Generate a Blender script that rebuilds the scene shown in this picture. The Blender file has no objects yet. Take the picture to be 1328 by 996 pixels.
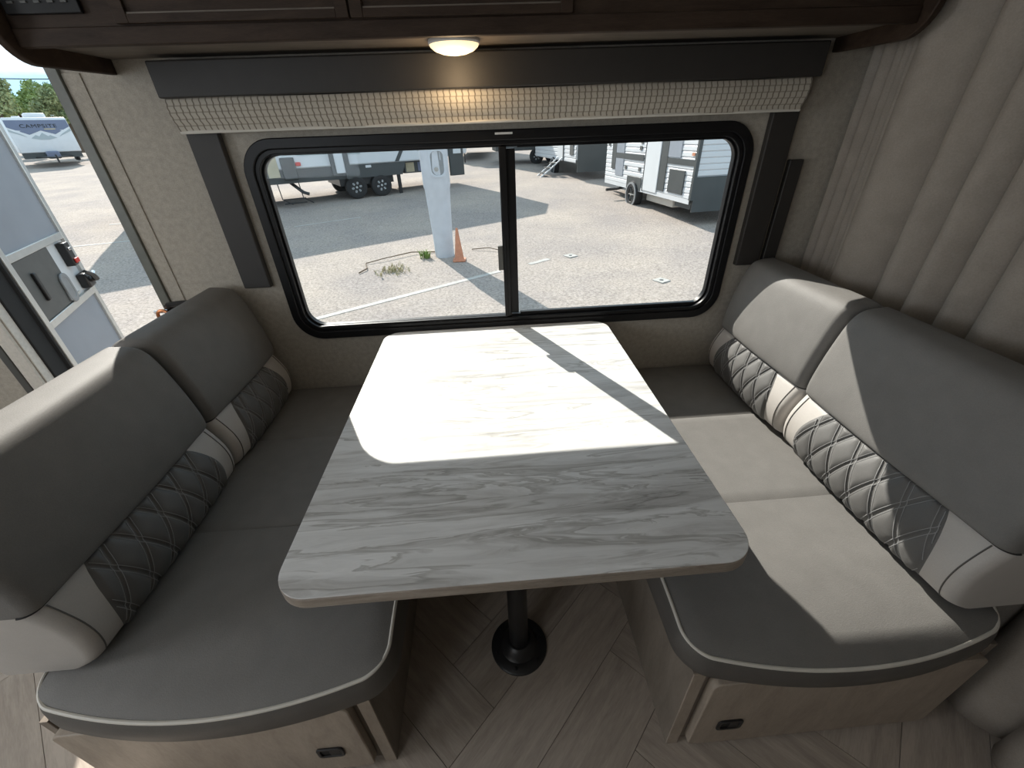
import bpy, bmesh, math, random
from mathutils import Vector, Matrix, noise
random.seed(7)
PI = math.pi
C = bpy.context.scene.collection
scene = bpy.context.scene

# ---------------------------------------------------------------- camera
CAM = (-0.026, -1.5723, 1.4226)
YAW, PITCH, ROLL, FPX = 0.0505, -0.5534, -0.0381, 535.56
def cam_axes():
    cy, sy = math.cos(YAW), math.sin(YAW); cp, sp = math.cos(PITCH), math.sin(PITCH)
    f = Vector((sy*cp, cy*cp, sp)); r = Vector((cy, -sy, 0)); u = r.cross(f)
    cr, sr = math.cos(ROLL), math.sin(ROLL)
    return r*cr+u*sr, -r*sr+u*cr, f
_r, _u, _f = cam_axes()
cd = bpy.data.cameras.new('camera'); cam = bpy.data.objects.new('camera', cd); C.objects.link(cam)
m = Matrix((( _r.x, _u.x, -_f.x, CAM[0]), (_r.y, _u.y, -_f.y, CAM[1]), (_r.z, _u.z, -_f.z, CAM[2]), (0, 0, 0, 1)))
cam.matrix_world = m
cd.sensor_fit = 'HORIZONTAL'; cd.sensor_width = 36.0; cd.lens = FPX/1328*36.0; cd.clip_start = 0.02; cd.clip_end = 500
scene.camera = cam

# ---------------------------------------------------------------- world, sun, exposure
SUN_DIR = Vector((0.635, -1.318, -1.0)).normalized()
scene.view_settings.view_transform = 'Standard'; scene.view_settings.look = 'None'
scene.view_settings.gamma = 1.0; scene.view_settings.exposure = 0.0
scene.view_settings.use_curve_mapping = False
w = bpy.data.worlds.new('sky'); scene.world = w; w.use_nodes = True
nt = w.node_tree; nt.nodes.clear()
tc = nt.nodes.new('ShaderNodeTexCoord'); mp = nt.nodes.new('ShaderNodeMapping'); mp.inputs['Scale'].default_value = (2.2, 2.2, 7.0)
nz = nt.nodes.new('ShaderNodeTexNoise'); nz.inputs['Scale'].default_value = 2.0; nz.inputs['Detail'].default_value = 6
rp = nt.nodes.new('ShaderNodeValToRGB'); rp.color_ramp.elements[0].position = 0.46; rp.color_ramp.elements[1].position = 0.62
rp.color_ramp.elements[0].color = (0.46, 0.74, 0.95, 1); rp.color_ramp.elements[1].color = (0.98, 0.99, 1.0, 1)
bg = nt.nodes.new('ShaderNodeBackground'); bg.inputs['Strength'].default_value = 1.5
wo = nt.nodes.new('ShaderNodeOutputWorld')
for a, b in ((tc.outputs['Generated'], mp.inputs['Vector']), (mp.outputs['Vector'], nz.inputs['Vector']), (nz.outputs['Fac'], rp.inputs['Fac']), (rp.outputs['Color'], bg.inputs['Color']), (bg.outputs['Background'], wo.inputs['Surface'])):
    nt.links.new(a, b)
sd = bpy.data.lights.new('sun', 'SUN'); sd.energy = 9.0; sd.angle = 0.0075; sd.color = (1.0, 0.955, 0.87)
so = bpy.data.objects.new('sun', sd); C.objects.link(so); so.rotation_euler = SUN_DIR.to_track_quat('-Z', 'Y').to_euler(); so.location = (-6, 14, 12)
def area(name, loc, direction, sx, sy, power, col):
    l = bpy.data.lights.new(name, 'AREA'); l.shape = 'RECTANGLE'; l.size = sx; l.size_y = sy; l.energy = power; l.color = col
    o = bpy.data.objects.new(name, l); C.objects.link(o); o.location = loc
    o.rotation_euler = Vector(direction).to_track_quat('-Z', 'Z').to_euler()
# fill lamps added at unseen window openings to lift the cabin's ambient light
area('kitchen_side_fill', (-1.75, -3.02, 1.45), (0, 1, -0.12), 1.1, 0.75, 7.5, (0.95, 0.97, 1.0))
area('cabin_end_fill', (-2.92, -1.7, 1.35), (1, 0, -0.1), 1.2, 0.8, 19, (0.95, 0.97, 1.0))

# ---------------------------------------------------------------- helpers
def tag(o, label=None, cat=None, group=None, kind=None):
    if label: o['label'] = label
    if cat: o['category'] = cat
    if group: o['group'] = group
    if kind: o['kind'] = kind
    return o
def empty(name, loc=(0, 0, 0), rz=0.0):
    o = bpy.data.objects.new(name, None); C.objects.link(o); o.location = loc; o.rotation_euler = (0, 0, rz); o.empty_display_size = 0.1
    return o
class MB:
    def __init__(s): s.v = []; s.f = []
    def add(s, vs, fs):
        n = len(s.v); s.v += [tuple(p) for p in vs]; s.f += [tuple(n+i for i in f) for f in fs]; return s
    def box(s, x0, x1, y0, y1, z0, z1):
        vs = [(x, y, z) for x in (x0, x1) for y in (y0, y1) for z in (z0, z1)]
        return s.add(vs, [(0, 1, 3, 2), (4, 6, 7, 5), (0, 4, 5, 1), (2, 3, 7, 6), (0, 2, 6, 4), (1, 5, 7, 3)])
    def grid(s, rows, close=False):
        n = len(rows[0]); vs = [p for r in rows for p in r]; fs = []
        for i in range(len(rows)-1):
            for j in range(n if close else n-1):
                k = (j+1) % n; fs.append((i*n+j, i*n+k, (i+1)*n+k, (i+1)*n+j))
        return s.add(vs, fs)
    def prism(s, poly, fn, a, b):
        n = len(poly); vs = [fn(p[0], p[1], a) for p in poly]+[fn(p[0], p[1], b) for p in poly]
        fs = [tuple(range(n)), tuple(range(2*n-1, n-1, -1))]+[(i, (i+1) % n, n+(i+1) % n, n+i) for i in range(n)]
        return s.add(vs, fs)
    def ring(s, outer, inner, fn, a, b):
        n = len(outer); vs = [fn(*p, a) for p in outer]+[fn(*p, a) for p in inner]+[fn(*p, b) for p in outer]+[fn(*p, b) for p in inner]; fs = []
        for i in range(n):
            k = (i+1) % n
            fs += [(i, k, n+k, n+i), (2*n+i, 3*n+i, 3*n+k, 2*n+k), (i, 2*n+i, 2*n+k, k), (n+i, n+k, 3*n+k, 3*n+i)]
        return s.add(vs, fs)
    def tube(s, pts, r, n=8, caps=True):
        pts = [Vector(p) for p in pts]; rows = []; up = Vector((0, 0, 1))
        t0 = (pts[1]-pts[0]).normalized()
        if abs(t0.dot(up)) > 0.95: up = Vector((1, 0, 0))
        for i, p in enumerate(pts):
            t = (pts[min(i+1, len(pts)-1)]-pts[max(i-1, 0)]).normalized()
            a = t.cross(up); a = a.normalized() if a.length > 1e-6 else Vector((1, 0, 0)); b = a.cross(t); up = b
            rr = r[i] if isinstance(r, (list, tuple)) else r
            rows.append([p+a*math.cos(2*PI*k/n)*rr+b*math.sin(2*PI*k/n)*rr for k in range(n)])
        base = len(s.v); s.grid(rows, True)
        if caps:
            s.f.append(tuple(base+k for k in range(n))); e = base+(len(pts)-1)*n; s.f.append(tuple(e+n-1-k for k in range(n)))
        return s
    def lathe(s, prof, n=32, c=(0, 0, 0), fn=None):
        fn = fn or (lambda x, y, z: (c[0]+x, c[1]+y, c[2]+z)); rows = []
        for r, z in prof: rows.append([fn(max(r, 1e-4)*math.cos(2*PI*k/n), max(r, 1e-4)*math.sin(2*PI*k/n), z) for k in range(n)])
        return s.grid(rows, True)
    def build(s, name, mt=None, parent=None, smooth=35, bevel=0, seg=2, fix=True):
        me = bpy.data.meshes.new(name); me.from_pydata(s.v, [], s.f)
        if fix:
            bm = bmesh.new(); bm.from_mesh(me); bmesh.ops.remove_doubles(bm, verts=bm.verts, dist=1e-6)
            bmesh.ops.recalc_face_normals(bm, faces=bm.faces); bm.to_mesh(me); bm.free()
        if smooth:
            for p in me.polygons: p.use_smooth = True
            me.set_sharp_from_angle(angle=math.radians(smooth))
        if mt: me.materials.append(mt)
        o = bpy.data.objects.new(name, me); C.objects.link(o)
        if parent: o.parent = parent
        if bevel:
            b = o.modifiers.new('bevel', 'BEVEL'); b.width = bevel; b.segments = seg; b.limit_method = 'ANGLE'; b.angle_limit = math.radians(40)
        return o
def bx(name, mt, parent, x0, x1, y0, y1, z0, z1, bevel=0.0, seg=2):
    return MB().box(x0, x1, y0, y1, z0, z1).build(name, mt, parent, bevel=bevel, seg=seg)
def rrect(x0, x1, y0, y1, r, n=8):
    out = []
    for cx, cy, a in ((x1-r, y1-r, 0), (x0+r, y1-r, PI/2), (x0+r, y0+r, PI), (x1-r, y0+r, 1.5*PI)):
        for k in range(n+1):
            t = a+k/n*PI/2; out.append((cx+r*math.cos(t), cy+r*math.sin(t)))
    return out
XY = lambda x, y, h: (x, y, h)
XZ = lambda x, z, h: (x, h, z)
YZ = lambda y, z, h: (h, y, z)
def cat_rom(pts, per=6):
    out = []
    for i in range(len(pts)-1):
        p0 = Vector(pts[max(i-1, 0)]); p1 = Vector(pts[i]); p2 = Vector(pts[i+1]); p3 = Vector(pts[min(i+2, len(pts)-1)])
        for k in range(per):
            t = k/per; out.append(0.5*((2*p1)+(p2-p0)*t+(2*p0-5*p1+4*p2-p3)*t*t+(3*p1-p0-3*p2+p3)*t**3))
    out.append(Vector(pts[-1])); return out

# ---------------------------------------------------------------- materials
def new_mat(name):
    mt = bpy.data.materials.new(name); mt.use_nodes = True; n = mt.node_tree; n.nodes.clear()
    out = n.nodes.new('ShaderNodeOutputMaterial'); p = n.nodes.new('ShaderNodeBsdfPrincipled'); n.links.new(p.outputs[0], out.inputs[0])
    return mt, n, p
def N(n, kind, **kw):
    d = n.nodes.new(kind)
    for k, v in kw.items():
        if k in d.inputs.keys(): d.inputs[k].default_value = v
        else: setattr(d, k, v)
    return d
def ramp(n, fac, stops):
    r = n.nodes.new('ShaderNodeValToRGB'); e = r.color_ramp.elements
    while len(e) < len(stops): e.new(0.5)
    for i, (p, col) in enumerate(stops): e[i].position = p; e[i].color = (*col, 1)
    n.links.new(fac, r.inputs['Fac']); return r.outputs['Color']
def bump(n, p, h, strength=0.3, dist=0.001):
    b = N(n, 'ShaderNodeBump'); b.inputs['Strength'].default_value = strength; b.inputs['Distance'].default_value = dist
    n.links.new(h, b.inputs['Height']); n.links.new(b.outputs['Normal'], p.inputs['Normal'])
def coords(n, scale=(1, 1, 1), rot=(0, 0, 0), kind='Object'):
    t = N(n, 'ShaderNodeTexCoord'); mpn = N(n, 'ShaderNodeMapping'); mpn.inputs['Scale'].default_value = scale; mpn.inputs['Rotation'].default_value = rot
    n.links.new(t.outputs[kind], mpn.inputs['Vector']); return mpn.outputs['Vector']
def plain(name, col, rough=0.5, metal=0.0, spec=0.5, var=0.08, scale=30.0, bmp=0.0, sheen=0.0):
    mt, n, p = new_mat(name); v = coords(n)
    t = N(n, 'ShaderNodeTexNoise', Scale=scale, Detail=4.0); n.links.new(v, t.inputs['Vector'])
    c0 = tuple(max(0, x*(1-var)) for x in col); c1 = tuple(min(1, x*(1+var)) for x in col)
    n.links.new(ramp(n, t.outputs['Fac'], [(0.3, c0), (0.7, c1)]), p.inputs['Base Color'])
    p.inputs['Roughness'].default_value = rough; p.inputs['Metallic'].default_value = metal; p.inputs['Specular IOR Level'].default_value = spec
    if sheen: p.inputs['Sheen Weight'].default_value = sheen
    if bmp: bump(n, p, t.outputs['Fac'], bmp)
    return mt
def fabric(name, col, rough=0.55, weave=520.0, strength=0.35, spec=0.5, var=0.1, coarse=18.0, ior=1.5):
    mt, n, p = new_mat(name); v = coords(n)
    a = N(n, 'ShaderNodeTexNoise', Scale=weave, Detail=2.0); n.links.new(v, a.inputs['Vector'])
    b = N(n, 'ShaderNodeTexNoise', Scale=coarse, Detail=3.0); n.links.new(v, b.inputs['Vector'])
    mx = N(n, 'ShaderNodeMath', operation='ADD'); n.links.new(a.outputs['Fac'], mx.inputs[0]); n.links.new(b.outputs['Fac'], mx.inputs[1])
    hf = N(n, 'ShaderNodeMath', operation='MULTIPLY'); n.links.new(mx.outputs[0], hf.inputs[0]); hf.inputs[1].default_value = 0.5
    n.links.new(ramp(n, hf.outputs[0], [(0.35, tuple(x*(1-var) for x in col)), (0.65, tuple(min(1, x*(1+var)) for x in col))]), p.inputs['Base Color'])
    p.inputs['Roughness'].default_value = rough; p.inputs['Specular IOR Level'].default_value = spec
    p.inputs['IOR'].default_value = ior
    bump(n, p, a.outputs['Fac'], strength, 0.0008); return mt
def wood(name, dark, light, scale=(1, 1, 1), rough=0.5, rand=0.0, fine=60.0, spec=0.4):
    mt, n, p = new_mat(name)
    v = coords(n, scale)
    if rand:
        oi = N(n, 'ShaderNodeObjectInfo'); ad = N(n, 'ShaderNodeVectorMath', operation='ADD'); mu = N(n, 'ShaderNodeVectorMath', operation='SCALE')
        cb = N(n, 'ShaderNodeCombineXYZ')
        for i in range(3): n.links.new(oi.outputs['Random'], cb.inputs[i])
        n.links.new(cb.outputs[0], mu.inputs[0]); mu.inputs['Scale'].default_value = 37.0
        n.links.new(v, ad.inputs[0]); n.links.new(mu.outputs[0], ad.inputs[1]); v = ad.outputs[0]
    t = N(n, 'ShaderNodeTexNoise', Scale=5.0, Detail=8.0, Roughness=0.62, Distortion=0.6); n.links.new(v, t.inputs['Vector'])
    g = N(n, 'ShaderNodeTexNoise', Scale=fine, Detail=3.0); n.links.new(v, g.inputs['Vector'])
    mx = N(n, 'ShaderNodeMath', operation='MULTIPLY_ADD'); n.links.new(g.outputs['Fac'], mx.inputs[0]); mx.inputs[1].default_value = 0.35; n.links.new(t.outputs['Fac'], mx.inputs[2])
    fac = mx.outputs[0]
    if rand:
        r2 = N(n, 'ShaderNodeMath', operation='MULTIPLY_ADD'); n.links.new(oi.outputs['Random'], r2.inputs[0]); r2.inputs[1].default_value = rand; n.links.new(fac, r2.inputs[2]); fac = r2.outputs[0]
    n.links.new(ramp(n, fac, [(0.42, dark), (0.88+rand*0.6, light)]), p.inputs['Base Color'])
    p.inputs['Roughness'].default_value = rough; p.inputs['Specular IOR Level'].default_value = spec
    bump(n, p, g.outputs['Fac'], 0.2, 0.0006); return mt
M = {}
M['wall'] = fabric('linen_wallpaper', (0.41, 0.373, 0.318), rough=0.8, weave=300, strength=0.25, spec=0.2, var=0.16, coarse=60)
M['ceil'] = plain('ceiling_panel', (0.78, 0.77, 0.74), 0.7)
M['dark_vinyl'] = fabric('charcoal_valance_vinyl', (0.030, 0.027, 0.0245), rough=0.6, weave=350, strength=0.2)
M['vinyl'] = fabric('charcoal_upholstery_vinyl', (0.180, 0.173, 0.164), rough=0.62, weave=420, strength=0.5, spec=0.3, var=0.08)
M['quilt'] = fabric('quilted_charcoal_vinyl', (0.125, 0.122, 0.118), rough=0.58, weave=380, strength=0.25, spec=0.4, var=0.06)
M['lightvinyl'] = fabric('light_grey_upholstery', (0.47, 0.44, 0.41), rough=0.55, weave=420, strength=0.25, var=0.05)
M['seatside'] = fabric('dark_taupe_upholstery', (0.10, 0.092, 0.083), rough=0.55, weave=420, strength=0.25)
M['thread'] = plain('pale_thread', (0.30, 0.30, 0.30), 0.6)
M['piping'] = plain('cream_piping', (0.62, 0.59, 0.53), 0.5, var=0.04)
M['black'] = plain('black_plastic', (0.012, 0.012, 0.013), 0.42, var=0.1)
M['frame'] = plain('black_window_aluminium', (0.007, 0.007, 0.008), 0.4, var=0.1, spec=0.28)
M['blackmetal'] = plain('black_steel', (0.014, 0.014, 0.015), 0.38, var=0.2)
M['rubber'] = plain('black_rubber', (0.014, 0.014, 0.014), 0.7)
M['cab'] = wood('walnut_cabinet', (0.021, 0.0125, 0.0085), (0.054, 0.035, 0.024), scale=(1.2, 6, 9), rough=0.6, spec=0.2)
M['cabunder'] = wood('cabinet_underside_board', (0.11, 0.09, 0.073), (0.18, 0.15, 0.122), scale=(1.2, 5, 5), rough=0.6)
M['bench'] = wood('taupe_bench_laminate', (0.29, 0.238, 0.19), (0.42, 0.355, 0.29), scale=(4, 4, 1.0), rough=0.5)
M['benchside'] = wood('taupe_bench_side_laminate', (0.17, 0.143, 0.118), (0.26, 0.22, 0.18), scale=(4, 4, 1.0), rough=0.55)
M['plank'] = wood('greige_vinyl_plank', (0.26, 0.218, 0.183), (0.48, 0.415, 0.355), scale=(0.9, 7.0, 1), rough=0.45, rand=0.22, fine=45)
M['sub'] = plain('floor_joint', (0.11, 0.095, 0.08), 0.8)
M['alu'] = plain('brushed_aluminium', (0.62, 0.62, 0.60), 0.38, metal=0.75, var=0.05)
M['jamb'] = plain('door_jamb_grey_green', (0.13, 0.135, 0.115), 0.45, var=0.1)
M['doorpanel'] = plain('blue_grey_door_panel', (0.25, 0.27, 0.305), 0.45, var=0.04, scale=8)
M['white'] = plain('white_gelcoat', (0.60, 0.61, 0.62), 0.35, var=0.03, scale=3)
M['cream'] = plain('cream_jamb', (0.62, 0.58, 0.52), 0.6, var=0.08, scale=80)
M['darkgrey'] = plain('dark_grey_plastic', (0.085, 0.085, 0.08), 0.5)
M['midgrey'] = plain('mid_grey_plastic', (0.22, 0.225, 0.23), 0.45)
M['red'] = plain('red_plastic', (0.55, 0.03, 0.02), 0.45)
M['copper'] = plain('copper_ring', (0.55, 0.22, 0.10), 0.35, metal=0.8)
M['chrome'] = plain('chrome', (0.75, 0.75, 0.75), 0.2, metal=1.0, var=0.03)
M['curtain'] = fabric('taupe_curtain_cloth', (0.31, 0.275, 0.24), rough=0.85, weave=260, strength=0.35, spec=0.15, var=0.1)
# table laminate: grey stone-look with flowing horizontal veins
def marble():
    mt, n, p = new_mat('grey_stone_laminate'); v = coords(n, (0.62, 5.0, 1.0), (0, 0, 0.06))
    w1 = N(n, 'ShaderNodeTexNoise', Scale=2.2, Detail=3.0, Roughness=0.5); n.links.new(v, w1.inputs['Vector'])
    ad = N(n, 'ShaderNodeMix', data_type='RGBA', blend_type='ADD'); ad.inputs[0].default_value = 0.6
    n.links.new(v, ad.inputs[6]); n.links.new(w1.outputs['Color'], ad.inputs[7])
    t = N(n, 'ShaderNodeTexNoise', Scale=3.0, Detail=10.0, Roughness=0.68, Distortion=1.0); n.links.new(ad.outputs[2], t.inputs['Vector'])
    col = ramp(n, t.outputs['Fac'], [(0.27, (0.36, 0.348, 0.335)), (0.40, (0.54, 0.532, 0.52)), (0.53, (0.71, 0.71, 0.705)), (0.70, (0.82, 0.82, 0.82))])
    s = N(n, 'ShaderNodeTexNoise', Scale=2.0, Detail=6.0, Roughness=0.58, Distortion=1.2); n.links.new(ad.outputs[2], s.inputs['Vector'])
    vein = ramp(n, s.outputs['Fac'], [(0.44, (1, 1, 1)), (0.485, (0.66, 0.65, 0.63)), (0.497, (1.05, 1.05, 1.05)), (0.52, (1, 1, 1))])
    mu = N(n, 'ShaderNodeMix', data_type='RGBA', blend_type='MULTIPLY'); mu.inputs[0].default_value = 1.0
    n.links.new(col, mu.inputs[6]); n.links.new(vein, mu.inputs[7]); n.links.new(mu.outputs[2], p.inputs['Base Color'])
    p.inputs['Roughness'].default_value = 0.5; p.inputs['Specular IOR Level'].default_value = 0.25
    return mt
M['marble'] = marble()
M['edge'] = wood('taupe_edge_band', (0.20, 0.165, 0.135), (0.40, 0.345, 0.29), scale=(1.5, 1.5, 14), rough=0.45)
def shade_fabric():
    mt, n, p = new_mat('woven_pleated_shade'); t = N(n, 'ShaderNodeTexCoord'); sp = N(n, 'ShaderNodeSeparateXYZ'); n.links.new(t.outputs['Object'], sp.inputs[0])
    def mth(op, a, b=None, c=None):
        q = N(n, 'ShaderNodeMath', operation=op)
        for i, x in enumerate((a, b, c)):
            if x is None: continue
            if isinstance(x, (int, float)): q.inputs[i].default_value = x
            else: n.links.new(x, q.inputs[i])
        return q.outputs[0]
    wob = mth('MULTIPLY', mth('SINE', mth('MULTIPLY', sp.outputs['Z'], 2*PI/0.0165)), 0.0009)
    fx = mth('FRACT', mth('DIVIDE', mth('ADD', sp.outputs['X'], wob), 0.0185))
    line = mth('LESS_THAN', mth('ABSOLUTE', mth('SUBTRACT', fx, 0.5)), 0.10)
    fz = mth('FRACT', mth('DIVIDE', sp.outputs['Z'], 0.0165))
    bar = mth('MULTIPLY', mth('LESS_THAN', mth('ABSOLUTE', mth('SUBTRACT', fz, 0.5)), 0.09), 0.55)
    f = mth('MAXIMUM', line, bar)
    n.links.new(ramp(n, f, [(0.0, (0.47, 0.43, 0.365)), (1.0, (0.19, 0.165, 0.135))]), p.inputs['Base Color'])
    p.inputs['Roughness'].default_value = 0.85; p.inputs['Specular IOR Level'].default_value = 0.2
    inv = mth('SUBTRACT', 1.0, f); bump(n, p, inv, 0.5, 0.002); return mt
M['shade'] = shade_fabric()
def glass_mat():
    mt = bpy.data.materials.new('clear_pane'); mt.use_nodes = True; n = mt.node_tree; n.nodes.clear()
    out = N(n, 'ShaderNodeOutputMaterial'); tr = N(n, 'ShaderNodeBsdfTransparent'); tr.inputs[0].default_value = (0.97, 0.975, 0.975, 1)
    gl = N(n, 'ShaderNodeBsdfGlossy'); gl.inputs['Roughness'].default_value = 0.02; fr = N(n, 'ShaderNodeFresnel'); fr.inputs[0].default_value = 1.25
    mx = N(n, 'ShaderNodeMixShader'); n.links.new(fr.outputs[0], mx.inputs[0]); n.links.new(tr.outputs[0], mx.inputs[1]); n.links.new(gl.outputs[0], mx.inputs[2]); n.links.new(mx.outputs[0], out.inputs[0])
    return mt
M['glass'] = glass_mat()
def lens_mat():
    mt, n, p = new_mat('lit_lamp_lens'); p.inputs['Base Color'].default_value = (0.9, 0.85, 0.75, 1); p.inputs['Roughness'].default_value = 0.4
    p.inputs['Emission Color'].default_value = (1.0, 0.74, 0.40, 1); p.inputs['Emission Strength'].default_value = 1.1; return mt
M['lens'] = lens_mat()
def asphalt():
    mt, n, p = new_mat('sunbleached_asphalt'); v = coords(n)
    a = N(n, 'ShaderNodeTexNoise', Scale=26.0, Detail=6.0, Roughness=0.75); n.links.new(v, a.inputs['Vector'])
    b = N(n, 'ShaderNodeTexNoise', Scale=0.55, Detail=4.0, Roughness=0.6); n.links.new(v, b.inputs['Vector'])
    c1 = ramp(n, a.outputs['Fac'], [(0.34, (0.20, 0.174, 0.155)), (0.5, (0.33, 0.29, 0.262)), (0.66, (0.45, 0.40, 0.363))])
    c2 = ramp(n, b.outputs['Fac'], [(0.35, (0.84, 0.84, 0.86)), (0.65, (1.06, 1.04, 1.0))])
    mu = N(n, 'ShaderNodeMix', data_type='RGBA', blend_type='MULTIPLY'); mu.inputs[0].default_value = 1.0
    n.links.new(c1, mu.inputs[6]); n.links.new(c2, mu.inputs[7]); n.links.new(mu.outputs[2], p.inputs['Base Color'])
    p.inputs['Roughness'].default_value = 0.95; p.inputs['Specular IOR Level'].default_value = 0.08; bump(n, p, a.outputs['Fac'], 0.5, 0.012); return mt
M['asphalt'] = asphalt()
M['paint'] = plain('worn_white_line_paint', (0.36, 0.345, 0.32), 0.8, var=0.15, scale=9)
M['tire'] = plain('tyre_rubber', (0.016, 0.016, 0.017), 0.75)
M['skirt'] = plain('dark_grey_skirt', (0.05, 0.055, 0.055), 0.5, var=0.1, scale=3)
M['siding'] = plain('white_aluminium_siding', (0.56, 0.565, 0.575), 0.4, var=0.03, scale=2)
M['slate'] = plain('slate_blue_graphic', (0.13, 0.15, 0.22), 0.4, var=0.04, scale=3)
M['greyband'] = plain('grey_graphic', (0.33, 0.37, 0.38), 0.4, var=0.04)
M['tan'] = plain('tan_panel', (0.42, 0.36, 0.24), 0.4, var=0.15, scale=5)  # own tan of the hatches, vehicle bits and gold mark
M['conc'] = plain('white_painted_concrete', (0.50, 0.52, 0.555), 0.7, var=0.06, scale=6)
M['orange'] = plain('faded_orange_cone', (0.50, 0.21, 0.12), 0.65, var=0.12, scale=14)
M['twig'] = plain('dry_twig', (0.12, 0.085, 0.055), 0.9)
M['drygrass'] = plain('dry_grass', (0.36, 0.31, 0.18), 0.9)
M['weed'] = plain('green_weed', (0.16, 0.24, 0.05), 0.8)
M['bark'] = plain('tree_bark', (0.10, 0.075, 0.055), 0.9)
def leafmat(name, a, b):
    mt, n, p = new_mat(name); v = coords(n); t = N(n, 'ShaderNodeTexNoise', Scale=1.3, Detail=4.0); n.links.new(v, t.inputs['Vector'])
    n.links.new(ramp(n, t.outputs['Fac'], [(0.35, a), (0.65, b)]), p.inputs['Base Color']); p.inputs['Roughness'].default_value = 0.6
    p.inputs['Transmission Weight'].default_value = 0.0; return mt
M['leaf'] = leafmat('green_foliage', (0.12, 0.18, 0.05), (0.30, 0.38, 0.13))
M['leaf2'] = leafmat('olive_foliage', (0.16, 0.20, 0.09), (0.36, 0.40, 0.19))

# ================================================================ THE ROOM
FX0, FX1, FY0 = -2.9, 1.32, -3.0        # cabin extents (window wall stands at y = 0)
WT = 0.045
wx1, wx2, wz1, wz2 = -0.7917, 0.9117, 0.7279, 1.4221
DX0, DX1, DZ1 = -1.85, -1.244, 1.86     # door opening
hx0, hx1, hz0, hz1 = wx1+0.03, wx2-0.03, wz1+0.03, wz2-0.03
mb = MB()
mb.box(FX0, DX0, 0, WT, 0, 2.02); mb.box(DX0, DX1, 0, WT, DZ1, 2.02)
mb.box(DX1, hx0, 0, WT, 0, 2.02); mb.box(hx1, FX1, 0, WT, 0, 2.02)
mb.box(hx0, hx1, 0, WT, 0, hz0); mb.box(hx0, hx1, 0, WT, hz1, 2.02)
tag(mb.build('wall_back', M['wall'], smooth=0, fix=False), kind='structure')
# end walls with window openings, kitchen wall, ceiling
mb = MB(); kx0, kx1, kz0, kz1 = -2.3, -1.2, 1.08, 1.83
mb.box(FX0, kx0, FY0-WT, FY0, 0, 2.02); mb.box(kx1, FX1, FY0-WT, FY0, 0, 2.02); mb.box(kx0, kx1, FY0-WT, FY0, 0, kz0); mb.box(kx0, kx1, FY0-WT, FY0, kz1, 2.02)
tag(mb.build('wall_front', M['wall'], smooth=0, fix=False), kind='structure')
mb = MB(); ly0, ly1, lz0, lz1 = -2.3, -1.1, 0.95, 1.75
mb.box(FX0-WT, FX0, FY0, ly0, 0, 2.02); mb.box(FX0-WT, FX0, ly1, WT, 0, 2.02); mb.box(FX0-WT, FX0, ly0, ly1, 0, lz0); mb.box(FX0-WT, FX0, ly0, ly1, lz1, 2.02)
tag(mb.build('wall_left', M['wall'], smooth=0, fix=False), kind='structure')
tag(bx('wall_right', M['wall'], None, FX1, FX1+WT, FY0, WT, 0, 2.02), kind='structure')
tag(bx('ceiling', M['ceil'], None, FX0-WT, FX1+WT, FY0-WT, WT, 2.02, 2.06), kind='structure')
# floor with herringbone planks
floor = tag(bx('floor', M['sub'], None, FX0, FX1, FY0, WT, -0.06, -0.003), kind='structure')
def planks():
    W, n = 0.176, 4; L = W*n; g = 0.0008
    me = MB().box(g, L-g, g, W-g, -0.004, 0.0).build('plank_source', M['plank'], smooth=0, fix=False)
    data = me.data; bpy.data.objects.remove(me); data.name = 'plank'
    c45 = math.cos(PI/4)
    def place(a, b, rot):
        x = (a*W-b*W)*c45; y = (a*W+b*W)*c45
        ox, oy = -0.087+x, -1.542+y
        cx = ox+math.cos(PI/4+rot)*L/2; cy = oy+math.sin(PI/4+rot)*L/2
        if not (FX0+0.35 < cx < FX1-0.08 and -2.3 < cy < -0.26): return
        o = bpy.data.objects.new('plank', data); C.objects.link(o); o.parent = floor
        o.location = (ox, oy, 0); o.rotation_euler = (0, 0, PI/4+rot)
    for mth in range(-8, 9):
        for k in range(-40, 40):
            a, b = k+n*mth, k-n*mth
            place(a, b, 0); place(a+n+1, b+1-n, PI/2)
planks()
# door casing, jamb returns, wall trims
tag(bx('trim_1', M['cream'], None, -1.905, -1.852, -0.012, -0.0005, 0.0, DZ1+0.03, 0.002), kind='structure')
tag(bx('trim_2', M['cream'], None, -1.8495, -1.8455, -0.0, 0.032, 0.0, DZ1, 0.0), kind='structure')
tag(bx('trim_3', M['rubber'], None, -1.8495, -1.838, 0.033, 0.10, 0.0, DZ1, 0.003), kind='structure')
tag(bx('trim_4', M['jamb'], None, -1.2475, -1.214, -0.012, -0.0005, 0.0, DZ1+0.03, 0.002), kind='structure')
tag(bx('trim_5', M['wall'], None, -1.2135, -1.163, -0.004, -0.0005, 0.0, 1.60, 0.001), kind='structure')
tag(bx('trim_6', M['darkgrey'], None, -1.935, -1.906, -0.016, -0.0005, 0.0, DZ1+0.03, 0.002), kind='structure')
tag(bx('trim_7', M['dark_vinyl'], None, 1.048, 1.098, -0.020, -0.0005, 0.55, 1.30, 0.003), kind='structure')
tag(bx('baseboard_back', M['dark_vinyl'], None, DX1, -1.05, -0.01, -0.0005, 0.0, 0.05, 0.002), kind='structure')

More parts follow.
